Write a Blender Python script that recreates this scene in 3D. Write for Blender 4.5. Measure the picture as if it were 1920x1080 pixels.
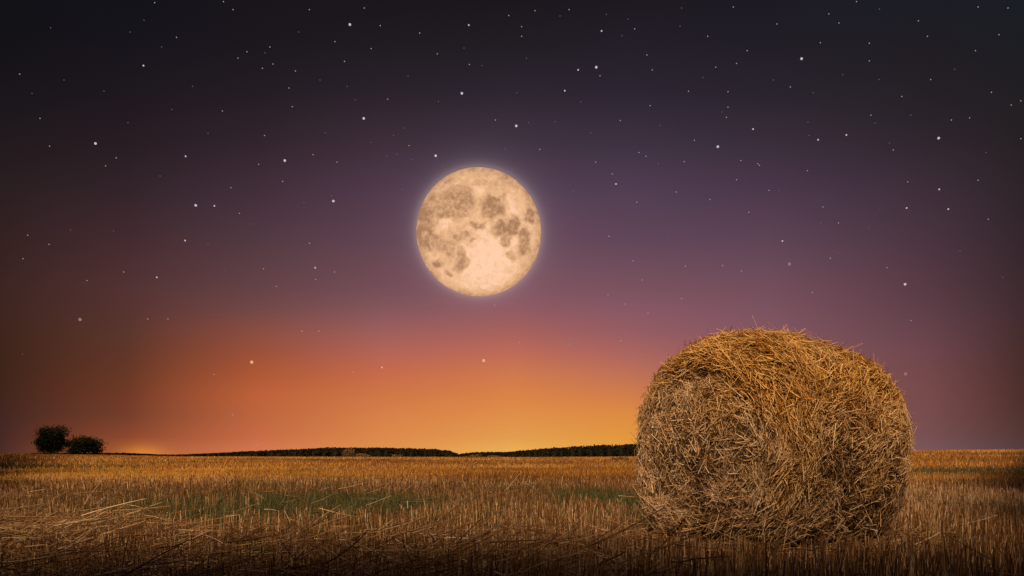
import bpy, math, random
import numpy as np
from mathutils import Vector

for o in list(bpy.data.objects): bpy.data.objects.remove(o)
scn = bpy.context.scene
COL = scn.collection
rng = np.random.default_rng(7)
PI = math.pi

# ------------------------------------------------------------------ camera
F = 1507.0          # focal length in pixels of the 1920-wide photograph
HY = 858.0          # image row of the true horizon
EYE = 0.68
cam_d = bpy.data.cameras.new('camera'); cam = bpy.data.objects.new('camera', cam_d); COL.objects.link(cam)
cam.location = (0, 0, EYE); cam.rotation_euler = (PI/2, 0, 0)
cam_d.sensor_width = 36; cam_d.lens = 36*F/1920
cam_d.shift_y = (HY-540)/1920
cam_d.clip_start = 0.05; cam_d.clip_end = 4000
scn.camera = cam
def ray(px, py):
    v = np.array([(px-960)/F, 1.0, (HY-py)/F]); return v/np.linalg.norm(v)

# ------------------------------------------------------------------ exposure
scn.view_settings.view_transform = 'Standard'; scn.view_settings.look = 'None'
scn.view_settings.exposure = 0; scn.view_settings.gamma = 1

# ------------------------------------------------------------------ sky
def lin(c):
    c = np.array(c, float)/255
    return tuple(np.where(c <= .04045, c/12.92, ((c+.055)/1.055)**2.4))
MOON = ray(898, 436)
world = bpy.data.worlds.new('World'); scn.world = world; world.use_nodes = True
nt = world.node_tree; N = nt.nodes; Lk = nt.links
for n in list(N): N.remove(n)
def node(tree, typ, **kw):
    n = tree.nodes.new(typ)
    for k, v in kw.items():
        if k in ('op',): n.operation = v
        else: setattr(n, k, v)
    return n
def math_n(tree, op, a, b=None, c=None):
    n = tree.nodes.new('ShaderNodeMath'); n.operation = op
    for i, v in enumerate((a, b, c)):
        if v is None: continue
        if isinstance(v, (int, float)): n.inputs[i].default_value = v
        else: tree.links.new(v, n.inputs[i])
    return n.outputs[0]
def maprange(tree, v, a, b, c=0., d=1., kind='SMOOTHSTEP'):
    n = tree.nodes.new('ShaderNodeMapRange'); n.interpolation_type = kind
    tree.links.new(v, n.inputs[0])
    for i, k in enumerate((a, b, c, d)): n.inputs[i+1].default_value = k
    return n.outputs[0]
def mixc(tree, fac, a, b, blend='MIX'):
    n = tree.nodes.new('ShaderNodeMix'); n.data_type = 'RGBA'; n.blend_type = blend
    for s, v in ((n.inputs['Factor'], fac), (n.inputs[6], a), (n.inputs[7], b)):
        if isinstance(v, (int, float)): s.default_value = v
        elif isinstance(v, tuple): s.default_value = (*v[:3], 1)
        else: tree.links.new(v, s)
    return n.outputs[2]
def ramp(tree, v, stops, interp='LINEAR'):
    n = tree.nodes.new('ShaderNodeValToRGB'); n.color_ramp.interpolation = interp
    e = n.color_ramp.elements
    while len(e) > 1: e.remove(e[-1])
    e[0].position = stops[0][0]; e[0].color = (*stops[0][1], 1)
    for p, c in stops[1:]:
        k = e.new(p); k.color = (*c, 1)
    tree.links.new(v, n.inputs[0]); return n.outputs[0]

geo = node(nt, 'ShaderNodeTexCoord')
sep = node(nt, 'ShaderNodeSeparateXYZ'); Lk.new(geo.outputs['Generated'], sep.inputs[0])
X, Y, Z = sep.outputs
az = math_n(nt, 'ARCTAN2', X, Y)
hor = math_n(nt, 'SQRT', math_n(nt, 'ADD', math_n(nt, 'MULTIPLY', X, X), math_n(nt, 'MULTIPLY', Y, Y)))
tane = math_n(nt, 'DIVIDE', Z, math_n(nt, 'MAXIMUM', hor, 1e-4))
ROWS = [852, 820, 780, 740, 700, 660, 620, 580, 540, 450, 360, 270, 180, 90, 0]
SKY = {   # sky colours by compass direction (image column) and height
 -100: [(66,40,36),(60,36,32),(56,33,28),(54,32,24),(53,32,24),(53,32,26),(52,34,28),(50,34,30),(48,33,32),(40,28,30),(35,26,30),(28,22,26),(21,18,24),(17,16,22),(15,15,21)],
 0:    [(74,44,38),(70,40,36),(66,38,32),(64,37,28),(63,36,26),(62,36,26),(62,37,28),(62,37,32),(60,37,35),(53,33,34),(43,31,34),(34,26,30),(26,22,28),(20,18,24),(17,17,23)],
 240:  [(170,90,48),(142,72,44),(118,62,42),(108,56,38),(98,54,38),(92,52,40),(86,52,44),(86,51,48),(83,50,52),(68,43,49),(51,36,44),(40,29,35),(31,24,32),(24,21,29),(20,19,27)],
 480:  [(214,122,80),(200,106,66),(190,100,60),(181,93,55),(165,84,52),(148,78,56),(132,74,64),(114,72,70),(100,66,72),(82,57,68),(66,46,60),(50,36,46),(37,29,37),(29,23,31),(24,21,28)],
 720:  [(226,148,76),(222,136,72),(217,128,70),(208,118,68),(200,106,74),(180,100,86),(158,94,92),(134,86,92),(118,78,90),(98,68,84),(82,58,78),(62,46,60),(44,35,46),(33,27,35),(27,22,29)],
 960:  [(238,178,82),(228,156,76),(226,142,70),(220,130,68),(208,120,76),(190,106,86),(166,96,92),(144,88,96),(126,84,98),(104,72,92),(84,62,84),(64,50,66),(47,38,51),(35,29,38),(28,23,30)],
 1180: [(232,162,62),(228,150,58),(222,140,62),(210,124,72),(192,112,86),(170,100,94),(150,92,98),(136,88,100),(122,82,98),(98,70,92),(82,62,86),(62,50,68),(46,38,52),(36,31,42),(30,25,34)],
 1440: [(150,98,92),(148,94,92),(146,92,92),(144,92,92),(144,92,94),(138,90,96),(130,86,96),(124,82,96),(116,78,94),(94,68,88),(76,56,78),(57,46,60),(43,36,48),(34,30,40),(29,26,36)],
 1740: [(122,88,92),(120,80,82),(120,76,76),(120,74,74),(116,72,74),(110,70,76),(102,66,74),(94,62,72),(88,58,70),(74,52,66),(62,46,60),(48,38,48),(38,32,40),(32,29,36),(28,29,38)],
 1920: [(86,62,62),(84,56,54),(80,50,46),(77,46,42),(74,45,42),(71,44,42),(68,44,44),(65,43,47),(60,42,48),(52,38,46),(46,36,42),(39,32,36),(34,31,36),(29,29,36),(26,30,38)],
 2100: [(70,50,50),(68,46,46),(64,42,40),(60,38,36),(56,36,36),(53,36,36),(50,36,38),(48,35,40),(46,34,40),(42,32,38),(38,30,36),(34,28,34),(30,28,34),(26,27,34),(24,27,36)],
}
cur = None; prev_az = None
tn = maprange(nt, tane, -0.05, 1.2, 0, 1, 'LINEAR')
def tpos(t): return (t+0.05)/1.25
for px in sorted(SKY):
    a = math.atan((px-960)/F); ca = math.cos(a)
    stops = [(0.0, tuple(.4*v for v in lin(SKY[px][0])))]
    for y, c in zip(ROWS, SKY[px]): stops.append((tpos((HY-y)/F*ca), lin((c[0]*(1.05 if 0 < px < 600 and y > 590 and y < 760 else 1), c[1]*(1.03 if 0 < px < 600 and 590 < y < 760 else 1), c[2]*(.965 if y < 560 else 1)))))
    stops.append((1.0, lin((48, 43, 56))))
    stops = [(p, tuple(np.array(c)*.98+.02*np.mean(c))) for p, c in stops]
    r = ramp(nt, tn, stops)
    if cur is None: cur = r
    else: cur = mixc(nt, maprange(nt, az, prev_az, a, kind='LINEAR'), cur, r)
    prev_az = a
# away from the sunset side the unseen sky is brightened to a mauve fill light
back = ramp(nt, tn, [(0, lin((30,24,24))), (tpos(0), lin((142,114,116))), (tpos(.35), lin((118,98,108))), (1, lin((64,58,74)))])
absaz = math_n(nt, 'ABSOLUTE', az)
cur = mixc(nt, maprange(nt, absaz, 0.75, 1.6), cur, back)
# glow about the moon, and a far town's light low on the left horizon
nrm = node(nt, 'ShaderNodeVectorMath', op='DOT_PRODUCT'); Lk.new(geo.outputs['Generated'], nrm.inputs[0]); nrm.inputs[1].default_value = tuple(MOON)
ang = math_n(nt, 'ARCCOSINE', math_n(nt, 'MINIMUM', nrm.outputs['Value'], 0.999999))
R_MOON = 118/F
def glow(cur, r0, s, col):
    g = math_n(nt, 'EXPONENT', math_n(nt, 'MULTIPLY', math_n(nt, 'MAXIMUM', math_n(nt, 'SUBTRACT', ang, r0), 0), -1/s))
    sc = node(nt, 'ShaderNodeVectorMath', op='SCALE'); sc.inputs[0].default_value = col; Lk.new(g, sc.inputs['Scale'])
    return mixc(nt, 1.0, cur, sc.outputs[0], 'ADD')
cur = glow(cur, R_MOON*.96, .017, (.042, .034, .042))
cur = glow(cur, R_MOON*.97, .004, (.09, .07, .06))
d1 = math_n(nt, 'DIVIDE', math_n(nt, 'SUBTRACT', az, math.atan((268-960)/F)), .022)
d2 = math_n(nt, 'DIVIDE', math_n(nt, 'SUBTRACT', tane, 0.002), .011)
g = math_n(nt, 'EXPONENT', math_n(nt, 'MULTIPLY', math_n(nt, 'ADD', math_n(nt, 'MULTIPLY', d1, d1), math_n(nt, 'MULTIPLY', d2, d2)), -1))
sc = node(nt, 'ShaderNodeVectorMath', op='SCALE'); sc.inputs[0].default_value = (.30, .13, .0); Lk.new(g, sc.inputs['Scale'])
cur = mixc(nt, 1.0, cur, sc.outputs[0], 'ADD')
bg = node(nt, 'ShaderNodeBackground'); Lk.new(cur, bg.inputs[0]); bg.inputs[1].default_value = 1.0
wo = node(nt, 'ShaderNodeOutputWorld'); Lk.new(bg.outputs[0], wo.inputs[0])

# ------------------------------------------------------------------ sun
SUN_EL, SUN_AZ = math.radians(36), math.radians(-13)      # light travels towards +y, slightly to the right
sd = bpy.data.lights.new('sun', 'SUN'); sd.energy = 5.0; sd.angle = math.radians(10); sd.color = (1.0, .675, .39)
so = bpy.data.objects.new('sun', sd); COL.objects.link(so)
tocam = Vector((math.sin(SUN_AZ)*math.cos(SUN_EL), -math.cos(SUN_AZ)*math.cos(SUN_EL), math.sin(SUN_EL)))   # towards the sun
so.rotation_euler = tocam.to_track_quat('Z', 'Y').to_euler(); so.location = tuple(tocam*30)
BACK_H = 8.75

# ------------------------------------------------------------------ helpers
def tag(o, label=None, cat=None, group=None, kind=None):
    if label: o['label'] = label
    if cat: o['category'] = cat
    if group: o['group'] = group
    if kind: o['kind'] = kind
    return o
def empty(name, loc):
    o = bpy.data.objects.new(name, None); COL.objects.link(o); o.location = loc; o.empty_display_size = .2; return o
def mesh_obj(name, V, faces, mat, parent=None, attrs=None, smooth=False):
    """faces: list of (n,k) int arrays"""
    me = bpy.data.meshes.new(name)
    V = np.asarray(V, np.float32)
    me.vertices.add(len(V)); me.vertices.foreach_set('co', V.ravel())
    faces = [f for f in faces if len(f)]
    nl = sum(f.size for f in faces); nf = sum(len(f) for f in faces)
    me.loops.add(nl); me.polygons.add(nf)
    me.loops.foreach_set('vertex_index', np.concatenate([f.ravel() for f in faces]).astype(np.int32))
    sizes = np.concatenate([np.full(len(f), f.shape[1]) for f in faces])
    me.polygons.foreach_set('loop_start', (np.concatenate([[0], np.cumsum(sizes)[:-1]])).astype(np.int32))
    if smooth: me.polygons.foreach_set('use_smooth', np.ones(nf, bool))
    for k, a in (attrs or {}).items():
        at = me.attributes.new(k, 'FLOAT', 'POINT'); at.data.foreach_set('value', np.asarray(a, np.float32))
    me.update(calc_edges=True); me.validate()
    me.materials.append(mat)
    o = bpy.data.objects.new(name, me); COL.objects.link(o)
    if parent is not None: o.parent = parent
    return o
def hash2(i, j, s): 
    v = np.sin(i*127.1+j*311.7+s*74.7)*43758.5453; return v-np.floor(v)
def vnoise(x, y, s=0):
    i, j = np.floor(x), np.floor(y); f, g = x-i, y-j; f = f*f*(3-2*f); g = g*g*(3-2*g)
    return (hash2(i,j,s)*(1-f)+hash2(i+1,j,s)*f)*(1-g)+(hash2(i,j+1,s)*(1-f)+hash2(i+1,j+1,s)*f)*g
def fbm(x, y, s=0, o=4):
    t = 0; a = .5
    for k in range(o): t = t+a*vnoise(x*2**k, y*2**k, s+k*3.1); a *= .5
    return t
def unit(v): return v/np.maximum(np.linalg.norm(v, axis=-1, keepdims=True), 1e-9)
def straws(P, D, L, W, bend=.15, nseg=2, sides=3, taper=.6, up=None, flat=1.0):
    """curved tapering stems: start P, direction D, length L, width W -> V, faces, per-vertex along (0..1), index of stem"""
    n = len(P); D = unit(D)
    ref = rng.normal(size=(n, 3)) if up is None else up+rng.normal(size=(n, 3))*.2
    A = unit(np.cross(D, ref)); B = np.cross(D, A)
    bd = rng.normal(size=(n, 1))*bend
    rings = []
    for k in range(nseg+1):
        t = k/nseg
        c = P+D*(L*t)[:, None]+B*(bd*L[:, None])*(t*t)
        w = (W*(1-(1-taper)*t)*.5)[:, None]
        if sides == 2: rings += [c-A*w, c+A*w]
        else:
            for q in range(sides):
                an = 2*PI*q/sides
                rings.append(c+A*w*math.cos(an)+B*w*math.sin(an)*flat)
    V = np.stack(rings, 1)          # n, (nseg+1)*sides, 3
    m = (nseg+1)*sides
    base = (np.arange(n)*m)[:, None, None]
    fs = []
    for k in range(nseg):
        if sides == 2: fs.append([k*2, k*2+1, k*2+3, k*2+2])
        else:
            for q in range(sides):
                q2 = (q+1) % sides
                fs.append([k*sides+q, k*sides+q2, (k+1)*sides+q2, (k+1)*sides+q])
    fs = np.array(fs)[None]+base
    along = np.tile(np.repeat(np.arange(nseg+1)/nseg, sides), n)
    return V.reshape(-1, 3), fs.reshape(-1, 4), along, m
class Acc:
    def __init__(s): s.V = []; s.F = []; s.A = {'rnd': [], 'along': [], 'kindv': []}; s.n = 0
    def add(s, V, F, rnd, along, kindv=0.):
        s.V.append(V); s.F.append(F+s.n); s.n += len(V)
        s.A['rnd'].append(np.broadcast_to(rnd, len(V))); s.A['along'].append(np.broadcast_to(along, len(V))); s.A['kindv'].append(np.broadcast_to(kindv, len(V)))
    def build(s, name, mat, parent=None, smooth=False):
        return mesh_obj(name, np.concatenate(s.V), s.F, mat, parent, {k: np.concatenate(v) for k, v in s.A.items()}, smooth)
    def straws(s, P, D, L, W, rnd=None, kindv=None, **kw):
        V, Fc, al, m = straws(P, D, L, W, **kw)
        r = rng.random(len(P)) if rnd is None else rnd
        s.add(V, Fc, np.repeat(r, m), al, 0. if kindv is None else np.repeat(kindv, m))

# ------------------------------------------------------------------ materials
def principled(name):
    m = bpy.data.materials.new(name); m.use_nodes = True
    b = m.node_tree.nodes['Principled BSDF']; return m, m.node_tree, b
def attr(t, name):
    n = t.nodes.new('ShaderNodeAttribute'); n.attribute_name = name; return n.outputs['Fac']
def straw_mat(name, stops, stops2=None, rough=.55, base=None, hue_noise=.25):
    m, t, b = principled(name)
    c = ramp(t, attr(t, 'rnd'), stops)
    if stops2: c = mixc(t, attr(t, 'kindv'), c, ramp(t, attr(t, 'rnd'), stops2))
    nz = t.nodes.new('ShaderNodeTexNoise'); nz.inputs['Scale'].default_value = 2.2; nz.inputs['Detail'].default_value = 4
    g = t.nodes.new('ShaderNodeNewGeometry'); t.links.new(g.outputs['Position'], nz.inputs['Vector'])
    c = mixc(t, maprange(t, nz.outputs[0], .35, .7, 0, hue_noise), c, (.16, .075, .025), 'MIX')
    t.links.new(c, b.inputs['Base Color']); b.inputs['Roughness'].default_value = rough
    b.inputs['Specular IOR Level'].default_value = .35
    return m
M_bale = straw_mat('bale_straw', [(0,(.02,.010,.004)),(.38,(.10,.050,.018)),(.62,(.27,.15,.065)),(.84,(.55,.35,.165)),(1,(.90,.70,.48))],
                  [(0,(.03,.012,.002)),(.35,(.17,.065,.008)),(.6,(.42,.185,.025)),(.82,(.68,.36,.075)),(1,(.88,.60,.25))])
M_core = straw_mat('bale_core', [(0,(.02,.01,.004)),(1,(.04,.02,.01))])
M_stub = straw_mat('stubble', [(0,(.05,.022,.008)),(.4,(.18,.085,.03)),(.7,(.40,.23,.10)),(1,(.74,.54,.34))],
                   [(0,(.08,.028,.003)),(.4,(.31,.125,.010)),(.8,(.60,.29,.03)),(1,(.76,.45,.10))])
M_litter = straw_mat('straw_litter', [(0,(.05,.025,.009)),(.4,(.22,.115,.042)),(.75,(.48,.30,.14)),(1,(.78,.60,.38))])
M_grass = straw_mat('green_grass', [(0,(.012,.019,.005)),(.5,(.034,.048,.012)),(.85,(.075,.08,.022)),(1,(.17,.15,.05))], hue_noise=.1)
def leaf_mat(name, a, b_):
    m, t, b = principled(name)
    c = ramp(t, attr(t, 'rnd'), [(0, a), (1, b_)]); t.links.new(c, b.inputs['Base Color'])
    b.inputs['Roughness'].default_value = .7; b.inputs['Specular IOR Level'].default_value = .1
    return m
M_leaf = leaf_mat('leaves', (.005,.007,.003), (.012,.016,.007))
M_wood_far = leaf_mat('forest_leaves', (.006,.006,.003), (.018,.017,.009))
M_shrub = leaf_mat('shrub_leaves', (.07,.045,.02), (.20,.13,.055))
def plain(name, c, rough=.8):
    m, t, b = principled(name)
    nz = t.nodes.new('ShaderNodeTexNoise'); nz.inputs['Scale'].default_value = 6; nz.inputs['Detail'].default_value = 5
    col = mixc(t, nz.outputs[0], tuple(.6*v for v in c), tuple(1.3*v for v in c)); t.links.new(col, b.inputs['Base Color'])
    b.inputs['Roughness'].default_value = rough; return m
M_bark = plain('bark', (.05,.035,.022))

# ------------------------------------------------------------------ ground
cx = np.array([-1200, 0, 200, 330, 1000, 1190, 1500, 1720, 1920, 3200.])
ce = np.array([5, 5.5, 3, .3, -.8, .3, 7, 11, 13, 14.])
CREST = 170.
def gz(x, y):
    d = np.sqrt(x*x+y*y); a = np.arctan2(x, np.maximum(y, .01)); a = np.clip(a, -1.1, 1.1)
    e = np.interp(960+F*np.tan(a), cx, ce)
    zc = EYE+e/F*CREST*np.cos(a)
    s = np.clip((d-25)/(CREST-25), 0, 1); s = s*s*(3-2*s)
    fall = np.clip((d-CREST)/500, 0, None)
    z = zc*s-fall*1.2
    z = z+(fbm(x*.35+9, y*.35, 3)-.47)*.10*np.clip(1-d/60, 0, 1)
    return z
rs = np.concatenate([[0], np.geomspace(1.0, 2600, 150)]); aa = np.linspace(-PI, PI, 241)[:-1]
RR, AA = np.meshgrid(rs[1:], aa, indexing='ij')
gx, gy = RR*np.sin(AA), RR*np.cos(AA)
zz = gz(gx, gy)+(fbm(gx*3, gy*3, 5)-.47)*.03*(RR < 40)
V = np.concatenate([[[0, 0, 0]], np.stack([gx, gy, zz], -1).reshape(-1, 3)])
na = len(aa); i = np.arange(len(rs)-2)[:, None]; j = np.arange(na)[None]; j2 = (j+1) % na
q = np.stack([1+i*na+j, 1+i*na+j2, 1+(i+1)*na+j2, 1+(i+1)*na+j], -1).reshape(-1, 4)[:, ::-1]
tri = np.stack([np.zeros(na, int), 1+(np.arange(na)+1) % na, 1+np.arange(na)], -1)[:, ::-1]
m, t, b = principled('soil')
g = t.nodes.new('ShaderNodeNewGeometry')
n1 = t.nodes.new('ShaderNodeTexNoise'); n1.inputs['Scale'].default_value = 14; n1.inputs['Detail'].default_value = 6; t.links.new(g.outputs['Position'], n1.inputs['Vector'])
n2 = t.nodes.new('ShaderNodeTexNoise'); n2.inputs['Scale'].default_value = .5; n2.inputs['Detail'].default_value = 4; t.links.new(g.outputs['Position'], n2.inputs['Vector'])
c1 = ramp(t, n1.outputs[0], [(.3,(.035,.02,.011)),(.55,(.10,.06,.028)),(.8,(.24,.15,.07))])
c2 = ramp(t, n2.outputs[0], [(.3,(.10,.05,.016)),(.7,(.24,.13,.04))])
dist = t.nodes.new('ShaderNodeVectorMath'); dist.operation = 'LENGTH'; t.links.new(g.outputs['Position'], dist.inputs[0])
t.links.new(mixc(t, maprange(t, dist.outputs['Value'], 15, 60), c1, c2), b.inputs['Base Color'])
bp = t.nodes.new('ShaderNodeBump'); bp.inputs['Distance'].default_value = .03; t.links.new(n1.outputs[0], bp.inputs['Height']); t.links.new(bp.outputs[0], b.inputs['Normal'])
b.inputs['Roughness'].default_value = .95
gr = mesh_obj('ground', V, [q, tri], m, smooth=True); tag(gr, kind='structure')

# ------------------------------------------------------------------ bale shape
BC = np.array([2.01, 6.34, 0.765]); BR = .80; BL = 1.47
fa = math.radians(-146)
AX = np.array([math.cos(fa), math.sin(fa), 0]); SD = np.array([-AX[1], AX[0], 0]); UP = np.array([0, 0, 1.])
# profile (s along the axis, r) from the middle of the seen end over the barrel to the middle of the far end
pr = []
cr = .22; h = BL/2
for r in np.linspace(0, BR-cr, 14): pr.append((h+.02*(1-(r/(BR-cr))**2)-.045*math.exp(-((r-.50)/.07)**2), r))
for a in np.linspace(0, PI/2, 8)[1:]: pr.append((h-cr+cr*math.cos(a), BR-cr+cr*math.sin(a)))
for s in np.linspace(h-cr, -h+cr, 20)[1:]: pr.append((s, BR+.025*(1-(s/(h-cr))**2)))
for a in np.linspace(0, PI/2, 8)[1:]: pr.append((-h+cr-cr*math.sin(a), BR-cr+cr*math.cos(a)))
for r in np.linspace(BR-cr, 0, 14)[1:]: pr.append((-h-.04*(1-(r/(BR-cr))**2), r))
pr = np.array(pr); ql = np.concatenate([[0], np.cumsum(np.linalg.norm(np.diff(pr, axis=0), axis=1))]); QT = ql[-1]
Q_FACE = ql[16]; Q_BACK = QT-Q_FACE
def bsurf(q, ph, detail=True):
    s = np.interp(q, ql, pr[:, 0]); r = np.interp(q, ql, pr[:, 1])
    w = r/BR
    # sag, lumps and the grooves the winding left
    r = r*(1+.035*(vnoise(np.cos(ph)*1.5+5, np.sin(ph)*1.5+s*2+5, 2)-.5)*2)
    r = r+.03*(fbm(np.cos(ph)*4*w+9, np.sin(ph)*4*w+s*5+9, 8)-.47)*2*detail
    r = r+.055*(vnoise(ph*9+7+3*np.sin(s*4), q*8+3*np.sin(ph*3), 14)-.5)*np.clip(w*2, 0, 1)*detail
    for gs, gd in (.16, .075), (-.30, .06), (.42, .012):
        r = r-gd*np.exp(-((s-gs-.03*np.sin(3*ph))/.035)**2)*(w > .9)
    s = s+.05*(vnoise(np.cos(ph)*r*13+30, np.sin(ph)*r*13+30, 15)-.5)*(np.abs(s) > h-.1)*np.sign(s)*detail
    s = s+.06*(fbm(np.cos(ph)*r*4+20, np.sin(ph)*r*4+20, 4)-.47)*(np.abs(s) > h-.1)*np.sign(s)*2*detail
    c, n = np.cos(ph), np.sin(ph)
    zz = r*n; lat = r*c
    zz = np.where(zz < 0, zz*.965, zz); lat = np.where(n < 0, r*np.sign(c)*np.abs(c)**.5, lat)
    P = BC+s[..., None]*AX+lat[..., None]*SD+zz[..., None]*UP
    return P
def bframe(q, ph):
    P = bsurf(q, ph); e = .02
    Tq = unit(bsurf(np.clip(q+e, 0, QT), ph, False)-bsurf(np.clip(q-e, 0, QT), ph, False))
    Tp = unit(bsurf(q, ph+.02, False)-bsurf(q, ph-.02, False))
    Nn = unit(np.cross(Tp, Tq)); out = unit(P-BC)
    Nn = np.where((Nn*out).sum(-1, keepdims=True) < 0, -Nn, Nn)
    return P, Tq, Tp, Nn
bale = empty('hay_bale', (BC[0], BC[1], 0))
tag(bale, 'large round golden straw bale standing alone on the stubble field', 'hay bale')
def bale_part(name, q0, q1, n, label=None):
    acc = Acc()
    qs = np.linspace(q0, q1, max(12, int((q1-q0)/.03))); ph = np.linspace(0, 2*PI, 161)[:-1]
    QQ, PP = np.meshgrid(qs, ph, indexing='ij'); P = bsurf(QQ, PP)
    P = P-unit(P-BC)*.02
    nq, npn = P.shape[:2]; i = np.arange(nq-1)[:, None]; j = np.arange(npn)[None]; j2 = (j+1) % npn
    Fq = np.stack([i*npn+j, i*npn+j2, (i+1)*npn+j2, (i+1)*npn+j], -1).reshape(-1, 4)
    off = np.array([BC[0], BC[1], 0])
    acc.add(P.reshape(-1, 3)-off, Fq, rng.random(nq*npn)*.18, 0.)  # core kept dark: shade between the straws put into its tone
    # straws, area weighted
    qc = rng.uniform(q0, q1, n*4); rr = np.interp(qc, ql, pr[:, 1]); keep = rng.random(n*4) < (rr+.02)/(BR+.03); qc = qc[keep][:n]
    ph = rng.uniform(0, 2*PI, len(qc))
    P, Tq, Tp, Nn = bframe(qc, ph)
    vis = P[:, 2] > .02; P, Tq, Tp, Nn, qc, ph = [a[vis] for a in (P, Tq, Tp, Nn, qc, ph)]
    k = len(P); face = (qc < Q_FACE) | (qc > Q_BACK)
    # flow: spiral on the ends, wound then combed across on the side, broken up by patches lying other ways
    patch = vnoise(P[:, 0]*5+P[:, 2]*3, P[:, 2]*5-P[:, 1]*3, 11); patch2 = vnoise(P[:, 0]*2+7, P[:, 2]*2.6+P[:, 1], 19)
    edge = np.exp(-((qc-Q_FACE+.02)/.22)**2)
    cross = (~face)*np.clip((qc-Q_FACE-.12)/.15, 0, 1)*(patch2 > .42)
    ang = rng.normal(0, .55-.22*edge+.35*face*(1-edge), k)+np.where((patch > .62) & (edge < .4), 1.3, 0)+(patch-.5)*1.3+cross*1.25
    wild = rng.random(k) < .16; ang[wild] = rng.uniform(-PI, PI, wild.sum())
    flip = np.where(rng.random(k) < .5, 1, -1)[:, None]
    D = (Tp*np.cos(ang)[:, None]+Tq*np.sin(ang)[:, None])*flip
    tilt = rng.normal(.03, .2, k); fly = rng.random(k) < .025; tilt[fly] = rng.uniform(.3, 1.2, fly.sum())
    D = unit(D+Nn*tilt[:, None])
    Lh = rng.gamma(3.2, .029, k).clip(.035, .34); Lh[fly] *= .6
    W = rng.uniform(.003, .007, k)*np.where(fly, .6, 1)
    depth = rng.uniform(-.035, .024, k)
    S = P+Nn*depth[:, None]-D*(Lh*.5)[:, None]*(~fly)[:, None]
    rnd = np.clip(rng.normal(.47, .30, k)-.04+(depth+.005)*11, 0, 1)  # deeper straws toned darker, painting in the shade of the gaps
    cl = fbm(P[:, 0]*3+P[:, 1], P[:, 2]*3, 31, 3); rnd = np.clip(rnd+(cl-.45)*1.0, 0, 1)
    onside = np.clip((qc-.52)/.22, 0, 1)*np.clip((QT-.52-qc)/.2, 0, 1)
    top_gold = np.clip((fbm(P[:, 0]*2.2, P[:, 2]*2.2+P[:, 1], 53)-.47)*2.2+(P[:, 2]-1.0)*1.6+.75*onside-.1-.5*edge*(P[:, 0] > 2)*np.clip((1.35-P[:, 2])*3, 0, 1), 0, 1)  # wound side's golden straw plus the warm lit top painted into its hue
    rnd = np.clip(rnd+.34*edge*np.clip(P[:, 2]/.6-.5, 0, 1)*np.clip((P[:, 0]-1.9)*3, 0, 1)-.20*(1-onside)*np.clip(.5-patch2+.3, 0, 1)-.16*np.clip(1-P[:, 2]/.5, 0, 1)*(patch2 > .4), 0, 1)  # ridge highlight painted in pale; face patches and base toned darker
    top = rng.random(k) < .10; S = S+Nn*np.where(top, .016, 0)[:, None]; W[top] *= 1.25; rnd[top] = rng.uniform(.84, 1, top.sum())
    acc.straws(S-off, D, Lh, W, rnd=rnd, kindv=top_gold, bend=.12, nseg=3, taper=.7, up=Nn, flat=.6)
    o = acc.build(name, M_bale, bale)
    if label: o['label'] = label
    return o
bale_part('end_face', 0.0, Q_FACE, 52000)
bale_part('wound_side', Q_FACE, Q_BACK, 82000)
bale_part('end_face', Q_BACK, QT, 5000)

# ------------------------------------------------------------------ stubble, grass, litter
def at_px(x0, y):   # ground point under an image position
    d = EYE*F/(y-HY); return (x0-960)/F*d, d
GREEN = []   # world ellipses of green regrowth: centre x, y, radii, strength
def green_px(xa, xb, ya, yb, s=1.):
    ym = (ya+yb)/2; da = EYE*F/(ya-HY+6); db = EYE*F/(yb-HY); dm = (da+db)/2
    GREEN.append((((xa+xb)/2-960)/F*dm, dm, (xb-xa)/2/F*dm, abs(da-db)/2, s))
green_px(250, 900, 928, 1005, 1.25)
green_px(1020, 1260, 920, 990, 1.3)
green_px(1690, 2300, 879, 899, 2.2)
green_px(-300, 240, 872, 888, .9)
green_px(560, 760, 893, 903, .7)
green_px(840, 1000, 950, 985, .6)
green_px(1780, 1920, 1010, 1060, .5)
green_px(100, 1250, 905, 1030, .42)
green_px(1700, 2000, 915, 1040, .4)
green_px(1720, 1900, 940, 985, .5)
green_px(380, 760, 905, 918, .6)
def greenness(x, y):
    g = np.zeros_like(x)
    for cx_, cy_, rx, ry, s in GREEN:
        d = ((x-cx_)/rx)**2+((y-cy_)/ry)**2
        g = np.maximum(g, s*np.clip(1.5-d, 0, 1))
    return g*np.clip(fbm(x*1.1, y*.6, 17)*4-.6, 0, 1.2)
def footprint(x, y):     # inside the bale's contact patch
    dx, dy = x-BC[0], y-BC[1]; s = dx*AX[0]+dy*AX[1]; l = dx*SD[0]+dy*SD[1]
    return (np.abs(s) < h-.05) & (np.abs(l) < .42)
def scatter(n, d0, d1, power=1.0, half=.78):
    # power 1 -> uniform over the area, 0 -> density falling as 1/d
    u = rng.random(n)
    d = np.sqrt(d0**2+u*(d1**2-d0**2)) if power == 1 else d0+u*(d1-d0)
    a = rng.uniform(-half, half, n); x, y = d*np.sin(a), d*np.cos(a)
    return x, y, d
acc = Acc()
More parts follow.
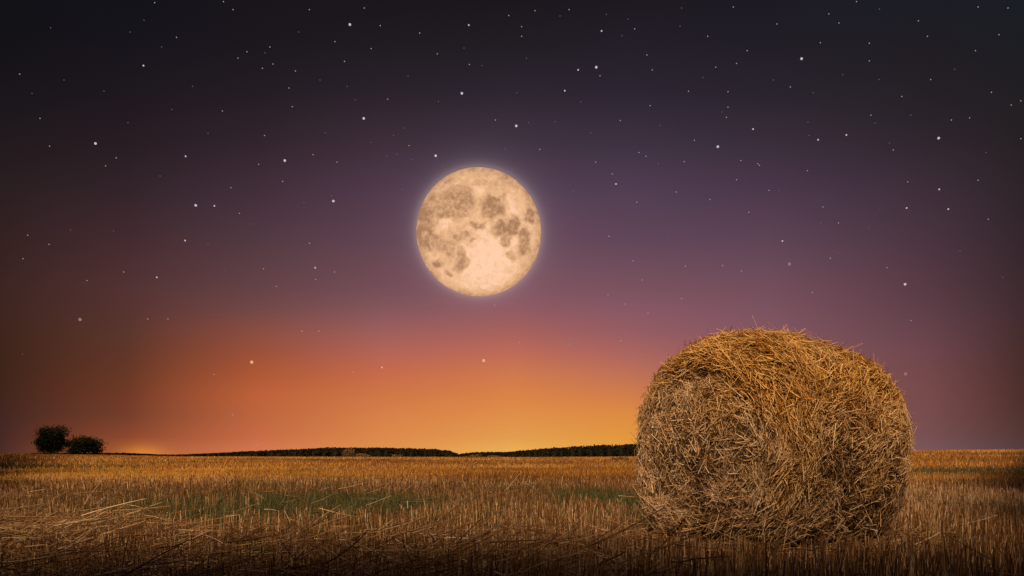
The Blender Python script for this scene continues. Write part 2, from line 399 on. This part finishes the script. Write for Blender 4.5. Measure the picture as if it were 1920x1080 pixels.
def stub(n, d0, d1, power, w0, w1, hgt, nseg, sides, lean=.10):
    x, y, d = scatter(n, d0, d1, power)
    if d0 < 20:    # drilled rows
        rot = .5; u = x*math.cos(rot)+y*math.sin(rot); v = -x*math.sin(rot)+y*math.cos(rot)
        sn = np.round(v/.125)*.125+rng.normal(0, .018, n); v = np.where(rng.random(n) < .7, sn, v)
        x = u*math.cos(rot)-v*math.sin(rot); y = u*math.sin(rot)+v*math.cos(rot)
    gg = greenness(x, y)
    k = (rng.random(n) > gg*.7) & ~footprint(x, y) & (fbm(x*.9, y*.9, 41) > .22+rng.normal(0, .05, n))
    x, y, d = x[k], y[k], d[k]; n = len(x)
    P = np.stack([x, y, gz(x, y)-.01], -1)
    D = np.stack([rng.normal(0, lean, n), rng.normal(0, lean, n), np.ones(n)], -1)
    w = rng.random(n) < .05; D[w, 0] += rng.normal(0, .7, w.sum())
    hh = hgt*rng.uniform(.6, 1.15, n)*(.75+.5*fbm(x*.5, y*.5, 51))
    dx_, dy_ = x-BC[0], y-BC[1]; ed = np.maximum(np.abs(dx_*AX[0]+dy_*AX[1])-h, np.abs(dx_*SD[0]+dy_*SD[1])-.62)
    hh = hh*np.where(ed < .42, .42, 1)
    gold = np.clip((d-17)/12, 0, 1)*np.clip(.3+fbm(x*.12, y*.12, 61)*1.4, 0, 1)
    rnd = np.clip(rng.normal(.5, .3, n)+(fbm(x*.15+3, y*.08, 71)-.47)*.9+(fbm(x*.04+3, y*.22, 77)-.47)*1.1*np.clip(d/30, 0, 1)-.06, 0, 1)
    acc.straws(P, D, hh, rng.uniform(w0, w1, n)*np.clip(d/30, 1, 9)**.8, rnd=rnd, kindv=gold, bend=.06, nseg=nseg, sides=sides, taper=.8)
stub(75000, 2.2, 15, 1, .004, .008, .20, 2, 3)
stub(95000, 15, 42, 0, .006, .013, .20, 1, 3)
stub(90000, 42, CREST+6, 0, .010, .022, .24, 1, 3, .2)
o = acc.build('stubble', M_stub); tag(o, 'field of short cut cereal stubble, golden brown', 'stubble', kind='stuff')

acc = Acc()
def grass(n, d0, d1, hgt, w):
    x, y, d = scatter(n, d0, d1, 1)
    k = (rng.random(n) < greenness(x, y)) & ~footprint(x, y); x, y, d = x[k], y[k], d[k]; n = len(x)
    P = np.stack([x, y, gz(x, y)-.01], -1)
    D = np.stack([rng.normal(0, .35, n), rng.normal(0, .35, n), np.ones(n)], -1)
    acc.straws(P, D, hgt*rng.uniform(.5, 1.1, n), w*rng.uniform(.6, 1.2, n), bend=.35, nseg=3, sides=2, taper=.15, kindv=None)
grass(210000, 4, 20, .20, .0075)
grass(200000, 20, 75, .22, .02)
o = acc.build('green_grass', M_grass); tag(o, 'patches of green grass growing through the stubble', 'grass', kind='stuff')

acc = Acc()
# swath of long loose straw in the near left, and bits lying about
def litter(n, xr, yr, cond, l0, l1, zmax, dirmean, dirsd, w=(.004, .009)):
    x = rng.uniform(*xr, n); y = rng.uniform(*yr, n); k = cond(x, y); x, y = x[k], y[k]; n = len(x)
    dm = rng.normal(dirmean, dirsd, n); el = rng.normal(.08, .22, n)
    D = np.stack([np.cos(dm)*np.cos(el), np.sin(dm)*np.cos(el), np.sin(el)], -1)
    hz = rng.random(n)**1.3*zmax*np.clip(.5+fbm(x*1.5, y*1.5, 81), 0, 1.3)
    P = np.stack([x, y, gz(x, y)+hz], -1)
    L = rng.uniform(l0, l1, n)
    acc.straws(P, D, L, rng.uniform(*w, n), bend=.12, nseg=4, taper=.6, rnd=np.clip(rng.normal(.45, .25, n)+(hz/zmax-.5)*.3, 0, 1))
swath = lambda x, y: (y < 6.1-.62*(x+1.2)+.5*(vnoise(x*1.2, y*1.2, 5)-.5)) & (x < .35+.25*vnoise(y*2, x, 7)) | ((x < -1.6) & (y < 6.6-.3*(x+3)))
swath = lambda x, y: y < np.interp(x, [-6, -3.2, -1.6, -.6, 0, .5, .8], [7.9, 6.7, 5.7, 5.35, 5.2, 4.95, 4.6])+.6*(vnoise(x*1.3, y*1.3, 5)-.5)
litter(14000, (-6, .8), (2.6, 9), swath, .07, .38, .19, .7, 1.3)
litter(1500, (-6, .8), (2.6, 9), swath, .2, .5, .26, .75, .6, (.005, .010))
litter(1600, (-8, 8), (3, 14), lambda x, y: fbm(x*.8, y*.8, 91) > .5, .12, .5, .22, .4, 1.2)
ring = lambda x, y: (np.hypot(x-BC[0], y-BC[1]) < 1.15+.2*vnoise(x*2, y*2, 3)) & ~footprint(x, y)
litter(5000, (.6, 3.8), (5.2, 8.2), ring, .1, .35, .10, 0, 2.5)
o = acc.build('straw_litter', M_litter); tag(o, 'loose long straw lying tangled over the stubble', 'loose straw', kind='stuff')

rng = np.random.default_rng(79)
# ------------------------------------------------------------------ trees
def leaves(acc, c, r, n, size, lump=6):
    cs = rng.normal(size=(lump, 3)); cs = unit(cs)*rng.uniform(.2, .75, (lump, 1)); cs[:, 2] = cs[:, 2]*.9
    rr = rng.uniform(.3, .5, lump)
    k = rng.integers(0, lump, n); v = unit(rng.normal(size=(n, 3)))*(rng.random((n, 1))**.45)*rr[k][:, None]*rng.choice([1, 1, 1, 1.3, 1.5], n)[:, None]
    P = (cs[k]+v)*np.array(r)+np.array(c)
    a = unit(rng.normal(size=(n, 3)))*size; b = unit(np.cross(a, rng.normal(size=(n, 3))))*size*.6
    s = rng.uniform(.5, 1.3, (n, 1)); V = np.stack([P-a*s, P+b*s, P+a*s, P-b*s], 1)
    lumpr = rng.random(lump)[k]*.6+rng.random(n)*.4
    acc.add(V.reshape(-1, 3), np.arange(n*4).reshape(-1, 4), np.repeat(lumpr, 4), 0.)
def tree(name, px, py_base, dist, wpx, hpx, mat, label, cat, n=2600, trunk_h=.15, lump=9, group=None, size=None):
    x = (px-960)/F*dist; W = wpx/F*dist/2*1.05; H = hpx/F*dist*1.15; z = float(gz(np.array([x]), np.array([dist]))[0])
    o = empty(name, (x, dist, z)); tag(o, label, cat, group)
    ac = Acc(); leaves(ac, (0, 0, H*(trunk_h+(1-trunk_h)/2)), (W, W, H*(1-trunk_h)/2*1.05), n, size or H*.045, lump)
    leaves(ac, (0, 0, H*.32), (W*1.0, W*.9, H*.36), n*2//3, size or H*.045, lump)
    ac.build('crown', mat, o)
    ac = Acc(); P = np.zeros((9, 3)); P[:, 2] = np.linspace(-.1, H*.2, 9); P[0, 2] = -.1
    D = rng.normal(size=(9, 3))*.45; D[:, 2] = 1; D[0] = (0, 0, 1)
    L = np.full(9, H*.5); L[0] = H*.75; Wd = np.full(9, H*.03); Wd[0] = H*.07
    ac.straws(P, D, L, Wd, nseg=4, sides=6, taper=.3, bend=.15)
    ac.build('trunk', M_bark, o)
    return o
tree('bushy_tree', 95, 852, 150, 66, 50, M_leaf, 'taller rounded dark tree at the left end of the horizon', 'tree', lump=18, n=7500, size=.16, trunk_h=.05)
tree('bushy_tree', 158, 852, 152, 70, 35, M_leaf, 'lower spreading dark tree just right of the taller rounded one', 'tree', lump=14, n=6000, size=.16, trunk_h=.05)
for px, d, w, hh, lab in ((654, 160, 25, 17, 'pale grey-brown shrub, the tallest in front of the dark woodland'),
                      (682, 168, 26, 7, 'low brown shrub just right of the tallest pale shrub'),
                      (746, 168, 18, 6, 'small brown shrub below the crest of the left woodland'),
                      (890, 168, 30, 6, 'low wide shrub right of the notch between the two woods'),
                      (925, 166, 24, 5, 'small low shrub beside the wide one right of the notch'),
                      (1165, 90, 40, 6, 'low pale scrub bush beside the left edge of the bale')):
    tree('shrub', px, 857, d, w, hh, M_shrub, lab, 'shrub', n=1500, trunk_h=.02, lump=8, group='shrubs at the far edge of the field', size=.14)

rng = np.random.default_rng(41)
# added unseen trees behind and beside the camera, to shade near and outer stubble
def shade_tree(x, y, H, W):
    side = 'behind the photographer' if y < 0 else 'along the left edge of the field' if x < 0 else 'along the right edge of the field'
    o = empty('added_shade_tree', (x, y, float(gz(np.array([x]), np.array([y]))[0]) if y > 0 else 0.))
    tag(o, 'tall leafy tree added out of view for its shade, in the row '+side, 'tree', 'row of added shade trees '+side)
    ac = Acc(); leaves(ac, (0, 0, H*.56), (W, W, H*.46), 2200, .34, 30); ac.build('crown', M_leaf, o)
    ac = Acc(); P = np.zeros((7, 3)); P[:, 2] = np.linspace(0, H*.3, 7); D = rng.normal(size=(7, 3)).clip(-1, 1)*.18; D[:, 2] = 1; D[0] = (0, 0, 1)
    L = np.full(7, H*.4); L[0] = H*.8; Wd = np.full(7, H*.025); Wd[0] = H*.05
    ac.straws(P, D, L, Wd, nseg=4, sides=6, taper=.3); ac.build('trunk', M_bark, o)
for x in np.arange(-14, 15, 1.9): shade_tree(x, -6+rng.uniform(-.4, .4), BACK_H+rng.uniform(-.2, .2)+np.interp(x, [-13, -8, -4.5, -2.6, -1.6, .8, 2.2, 5, 13], [1.7, 1.0, .2, 0, .35, .45, 1.8, 3.4, 5.0]), 2.3)
y = 1.0
while y < 118:
    shade_tree(-.70*y-6, y+rng.uniform(-.5, .5), 3.4+.19*y+rng.uniform(-.6, .6), 2.5+.02*y)
    shade_tree(.70*y+4.6, y+rng.uniform(-.5, .5), 8+.13*y+rng.uniform(-.6, .6), 2.6+.02*y)
    y += 3.2+.05*y
for x, y in ((-93, 125), (-98, 131)): shade_tree(x, y, 24, 6)

rng = np.random.default_rng(83)
# ------------------------------------------------------------------ far woods
def wood(name, xs, tops, dist, label, n):
    ac = Acc(); 
    for k in range(n):
        px = rng.uniform(xs[0], xs[-1]); dd = dist*rng.uniform(1, 1.25)
        top = np.interp(px, xs, tops); H = max((HY+4-top)/F*dd*(.97+.09*rng.random()), 1.5); x = (px-960)/F*dd
        zb = EYE-4/F*dd; w = rng.uniform(2.5, 5)*min(1, H/5)
        m_ = 60; v = unit(rng.normal(size=(m_, 3)))*(rng.random((m_, 1))**.4); v[:, 2] = v[:, 2]*.5+.5
        P = v*np.array([w, w, H])+np.array([x, dd, zb]); 
        a = unit(rng.normal(size=(m_, 3)))*rng.uniform(.5, 1.1, (m_, 1)); a[:, 2] *= .7
        b_ = unit(np.cross(a, rng.normal(size=(m_, 3))))*.8
        V = np.stack([P-a, P+b_, P+a, P-b_], 1); V[:, :, 2] = np.minimum(V[:, :, 2], zb+H*1.02+rng.random((m_, 1))*.5)
        ac.add(V.reshape(-1, 3), np.arange(m_*4).reshape(-1, 4), rng.random()*.6+.4*np.repeat(rng.random(m_), 4), 0.)
        # solid inner crown
        th = np.linspace(0, 2*PI, 8)[:-1]; rings = [(.6, 0), (.8, .3), (.6, .6), (.2, .85)]
        C = np.array([[x+w*r*math.cos(a_), dd+w*r*math.sin(a_), zb+H*q_] for r, q_ in rings for a_ in th])
        ff = [[i*7+j, i*7+(j+1) % 7, (i+1)*7+(j+1) % 7, (i+1)*7+j] for i in range(3) for j in range(7)]
        ac.add(C, np.array(ff), .1, 0.)
    o = ac.build(name, M_wood_far); tag(o, label, 'woodland', kind='stuff')
wood('far_woodland', [60, 150, 230, 300, 330, 400, 480, 560, 620, 700, 760, 810, 840, 853, 858], [850, 850, 849.5, 852.5, 853, 850, 846, 842.5, 839.5, 840, 841, 842.5, 845, 850, 855], 620, 'dark low woodland on the horizon left of the notch', 2200)
wood('far_woodland', [858, 868, 900, 950, 1000, 1050, 1120, 1190, 1300, 1420, 1560, 1640], [855, 850, 848, 848, 843, 839, 835, 833, 833, 836, 842, 852], 640, 'dark woodland rising behind the bale, right of the notch', 1500)

rng = np.random.default_rng(78)
# ------------------------------------------------------------------ moon
MD = 1000.; mr = 118/F*MD*.987
mc = MOON/MOON[1]*MD; back_v = unit(-MOON); rt = unit(np.cross(-back_v, [0, 0, 1.])); upv = np.cross(rt, -back_v)
# surface mesh: rings around the axis that points to the earth
nr, ns = 230, 300
th = np.concatenate([np.linspace(0, PI/2*1.02, nr-30), np.linspace(PI/2*1.03, PI*.995, 30)]); fi = np.linspace(0, 2*PI, ns+1)[:-1]
TH, FI = np.meshgrid(th, fi, indexing='ij')
u = np.sin(TH)*np.cos(FI); v = np.sin(TH)*np.sin(FI); w = np.cos(TH)
P = (u[..., None]*rt+v[..., None]*upv+w[..., None]*back_v)*mr
i = np.arange(nr-1)[:, None]; j = np.arange(ns)[None]; j2 = (j+1) % ns
Fm = np.stack([i*ns+j, (i+1)*ns+j, (i+1)*ns+j2, i*ns+j2], -1).reshape(-1, 4)
wu = u+(fbm(u*7+30, v*7+30, 3, 5)-.47)*.16; wv = v+(fbm(u*7+60, v*7+10, 9, 5)-.47)*.16
MARIA = [(390,330,135,105,.8),(430,262,90,48,.7),(300,395,85,55,.75),(175,470,70,140,.95),(160,590,55,75,.8),(250,330,70,60,.6),(450,425,42,22,.7),
 (650,368,82,78,1.),(745,512,92,62,1.15),(790,460,45,45,1.),(733,592,32,38,1.),(912,422,40,52,1.1),(885,575,52,62,.95),(880,650,45,40,.8),(792,697,30,36,.7),
 (545,487,45,24,.8),(450,545,26,20,.9),(405,572,40,24,.7),(500,585,20,14,.7),(422,755,52,56,.9),(432,680,38,45,.85),(335,650,55,55,.6),(250,760,40,34,.9),
 (275,640,60,50,.6),(335,822,26,26,.75),(225,585,55,55,.7),(735,290,30,20,.45),(620,190,120,22,.35),(340,190,60,20,.3),(700,175,60,18,.3)]
dk = np.zeros_like(u)
for x_, y_, rx, ry, s_ in MARIA:
    d_ = ((wu-(x_-551)/472)/(rx/472))**2+((wv-(543-y_)/472)/(ry/472))**2
    dk = np.maximum(dk, s_*(1/(1+np.exp((d_-1.02)*4.5))))
br = np.zeros_like(u)
for x_, y_, rx, ry, s_ in [(610,760,185,190,1.),(620,580,90,80,.8),(790,350,60,50,.6),(320,485,60,28,.6),(560,250,60,60,.4),(860,500,30,20,.4),(800,600,35,40,.7),(560,900,260,60,.5),(880,480,80,14,.4)]:
    d_ = ((wu-(x_-551)/472)/(rx/472))**2+((wv-(543-y_)/472)/(ry/472))**2
    br = np.maximum(br, s_*(1/(1+np.exp((d_-1.0)*3))))
fine = fbm(u*16+7, v*16+3, 13, 5)-.47; limb_dark = np.clip((np.sqrt(u*u+v*v)-.8)/.2, 0, 1)**1.5  # limb darkening at the disc's edge, painted into the tone
fine2 = fbm(u*40+7, v*40+3, 23, 3)-.45
fine3 = fbm(u*26+71, v*26+13, 33, 4)-.47
tone = .63+fine*.6+fine2*.4+fine3*np.clip(dk+.2-br, 0, 1)*.6-dk*.54+br*.42*(1-.5*dk)-limb_dark*.5
# small bright ray craters and dark floors
for k in range(150):
    a_ = rng.uniform(0, 2*PI); r_ = math.sqrt(rng.random())*.97; c_ = (r_*math.cos(a_), r_*math.sin(a_)); rad = rng.uniform(.006, .022); sg = rng.choice([.16, .1, -.14])
    d_ = ((u-c_[0])**2+(v-c_[1])**2)/rad**2; tone += sg*np.exp(-d_)-(.5*sg)*np.exp(-(np.sqrt(d_)-1.6)**2*3)
tone = np.clip(tone, 0, 1)
m = bpy.data.materials.new('moon_surface'); m.use_nodes = True; t = m.node_tree; t.nodes.clear()
c = ramp(t, attr(t, 'tone'), [(0, lin((172,126,92))), (.35, lin((210,162,122))), (.7, lin((238,186,140))), (1, lin((255,206,170)))])
em = t.nodes.new('ShaderNodeEmission'); t.links.new(c, em.inputs[0]); out = t.nodes.new('ShaderNodeOutputMaterial'); t.links.new(em.outputs[0], out.inputs[0])
mo = mesh_obj('moon', P.reshape(-1, 3), [Fm], m, attrs={'tone': tone.ravel()}, smooth=True); mo.location = tuple(mc)
tag(mo, 'huge pale peach full moon hanging in the dusk sky', 'moon')

# ------------------------------------------------------------------ stars
def star_mat(name, c, s):
    m = bpy.data.materials.new(name); m.use_nodes = True; t = m.node_tree; t.nodes.clear()
    e = t.nodes.new('ShaderNodeEmission'); e.inputs[0].default_value = (*lin(c), 1); e.inputs[1].default_value = s
    o = t.nodes.new('ShaderNodeOutputMaterial'); t.links.new(e.outputs[0], o.inputs[0]); return m
def ico(r, name, mat, sub=2):
    import bmesh
    bm = bmesh.new(); bmesh.ops.create_icosphere(bm, subdivisions=sub, radius=r); me = bpy.data.meshes.new(name); bm.to_mesh(me); bm.free(); me.materials.append(mat)
    return me
SD_ = 950.; PX = SD_/F
me_big = ico(2.3*PX, 'star', star_mat('star_bright', (206,190,202), 1.)); me_mid = ico(1.55*PX, 'star', star_mat('star_medium', (200,180,190), 1.))
me_sml = ico(1.0*PX, 'star', star_mat('star_small', (165,148,155), 1.)); me_tiny = ico(.95*PX, 'star', star_mat('star_tiny', (105,90,100), 1.))
me_fnt = ico(2.9*PX, 'star', star_mat('star_faint', (150,114,114), 1.)); me_gold = ico(3.0*PX, 'star', star_mat('star_golden', (226,176,128), 1.))
def star(px, py, me, label, group='small white stars in the night sky'):
    o = bpy.data.objects.new('star', me); COL.objects.link(o); v = ray(px, py); o.location = tuple(v/v[1]*SD_+np.array([0, 0, EYE])); tag(o, label, 'star', group)
BRIGHT = [(656,46,'bright star high near the top edge, left of centre'),(179,269,'bright star alone in the dark upper left sky'),
 (534,301,'bright star level with the top of the moon, well to its left'),(866,175,'bright star straight above the moon, near mid height of the dark sky'),
 (682,222,'bright star up and left of the moon, above the one close to its edge'),(968,236,'bright star up and right of the moon'),
 (817,292,'bright star almost touching the upper left of the moon'),(1118,126,'bright star high right of centre with a small one just below'),
 (1503,110,'bright star high in the right half, above the bale'),(1346,275,'bright star midway between the moon and the right side'),
 (1760,259,'bright star far right in the dark violet sky'),(367,385,'bright star left of the moon with a smaller one beside it'),
 (625,377,'bright star nearest to the left side of the moon'),
 (1697,533,'bright star above the right shoulder of the bale')]
for x, y, l in BRIGHT: star(x, y, me_big, l, 'large bright stars')
for x, y, l in [(472,679,'golden star low in the orange sky at left'),(907,676,'golden star low in the orange sky below the moon')]: star(x, y, me_gold, l, 'large bright stars')
for x, y, l in [(150,599,'soft star low in the brown sky at far left'),(1480,495,'faint blurred star high above the bale'),(1068,646,'faint blurred star low between moon and bale'),(1698,701,'faint blurred star beside the right shoulder of the bale')]: star(x, y, me_fnt, l, 'faint blurred stars')
MID = [(879,47,'near the top edge above the moon'),(269,123,'alone high in the dark upper left'),(348,293,'left of the moon, level with its top edge'),(402,386,'beside the larger bright star left of the moon'),
 (591,502,'below left of the moon, in mauve sky'),(1155,345,'nearest star to the upper right of the moon'),(1587,253,'right partner of a pair in the violet right sky'),(1534,262,'left partner of a pair in the violet right sky'),
 (1412,242,'just above right of the bright star midway to the right edge'),(1761,355,'upper of two below the far right bright star'),(1778,392,'lower of two below the far right bright star'),(1467,452,'straight above the top of the bale'),
 (294,520,'in the dark maroon sky at left'),(716,689,'low in the orange below left of the moon'),(347,451,'in the reddish left sky below two brighter ones'),(1084,131,'just left of the bright star high right of centre'),
 (1128,58,'near the top edge, above the bright star right of centre'),(1700,390,'left of the pair below the far right bright star'),(1059,170,'lower left of the bright star high right of centre')]
for x, y, l in MID: star(x, y, me_mid, 'middling white star '+l, 'middling stars')
SML = [(290,5),(419,3),(437,18),(331,70),(463,97),(506,88),(446,109),(512,120),(554,133),(492,128),(542,165),(417,208),(548,200),(75,222),(37,139),(93,274),(218,296),(198,311),(496,254),(587,290),(485,308),(530,340),(632,304),(628,78),(580,18),
 (683,15),(713,48),(787,62),(696,91),(646,115),(820,101),(978,50),(978,68),(1067,18),(1003,20),(954,29),(1190,54),(1213,103),(1223,131),(1125,142),(880,121),(727,186),(929,225),(767,273),(1012,280),(1163,226),(1219,198),(1198,286),(1211,293),(1117,304),(1148,326),
 (1375,13),(1457,45),(1327,68),(1401,95),(1381,119),(1342,126),(1538,80),(1554,26),(1573,43),(1606,3),(1722,39),(1739,68),(1834,13),(1890,15),(1873,65),(1829,95),(1630,81),(1630,114),(1291,171),(1365,172),(1365,201),(1362,220),(1482,163),(1691,181),(1745,149),(1859,173),(1914,189),(1896,197),(1633,216),(1784,225),(1818,221),(1914,260),(1302,263),(1283,303),(1389,301),(1421,307),(1424,310),(1381,337),(1514,320),(1702,341),(1834,338),(1675,281),(1442,357),
 (433,352),(449,400),(580,456),(494,504),(232,510),(163,526),(52,441),(92,458),(43,485),(277,598),(315,598),(566,621),(598,621),(401,702),(592,524),(627,510),(518,537),(662,698),
 (1572,418),(1543,388),(1404,398),(1187,489),(1204,525),(1523,548),(1331,374),(1268,360),(1194,379),(1215,587),(1172,570),(1140,553),(1278,560),(1390,508),(1355,498),(1285,499),(1142,443),(1853,411),(1663,502),(1557,484),(1708,601),(927,572),(436,778),(481,835),(1164,639),(974,642)]
for x, y in SML: star(x, y, me_sml, 'tiny white pinprick star scattered across the dusk sky')
TINY = [(270,38),(303,88),(361,162),(497,99),(195,171),(322,205),(610,249),(765,143),(1166,67),(987,109),(904,123),(822,190),(666,187),(651,162),(969,174),(991,230),(1041,228),(738,254),(696,267),(758,240),(947,279),(1237,235),(1234,307),(772,299),(745,289),(754,355),(829,311),(1075,358),(725,292),(1108,249),(1089,191),(1178,36),(1137,27),(1275,49),(1278,15),(1318,145),(1649,17),(1354,210),(1525,174),(1648,149),(1641,231),(1708,216),(1515,229),(1517,254),(1460,357),(1849,286),(1668,268),
 (615,516),(132,431),(213,433),(622,367),(570,380),(390,457),(422,510),(1355,457),(1253,444),(1069,406),(1629,427),(1340,597),(1315,549),(1037,574),(1116,512),(1572,475),(1539,418),(895,574),(42,664),(244,60),(95,52),(120,150),(240,230),(60,175),(390,250),(300,330),(470,420),(690,420),(700,520),(740,470),(1060,470),(1100,400),(1480,560),(1620,540),(1800,470),(1880,520),(1790,600),(1650,390),(1450,150),(1580,140),(1790,130),(1050,30),(870,90),(560,60),(600,150)]
for x, y in TINY: star(x, y, me_tiny, 'barely visible tiny dim star in the dusk sky', 'dim stars in the night sky')

scn.render.engine = 'CYCLES'
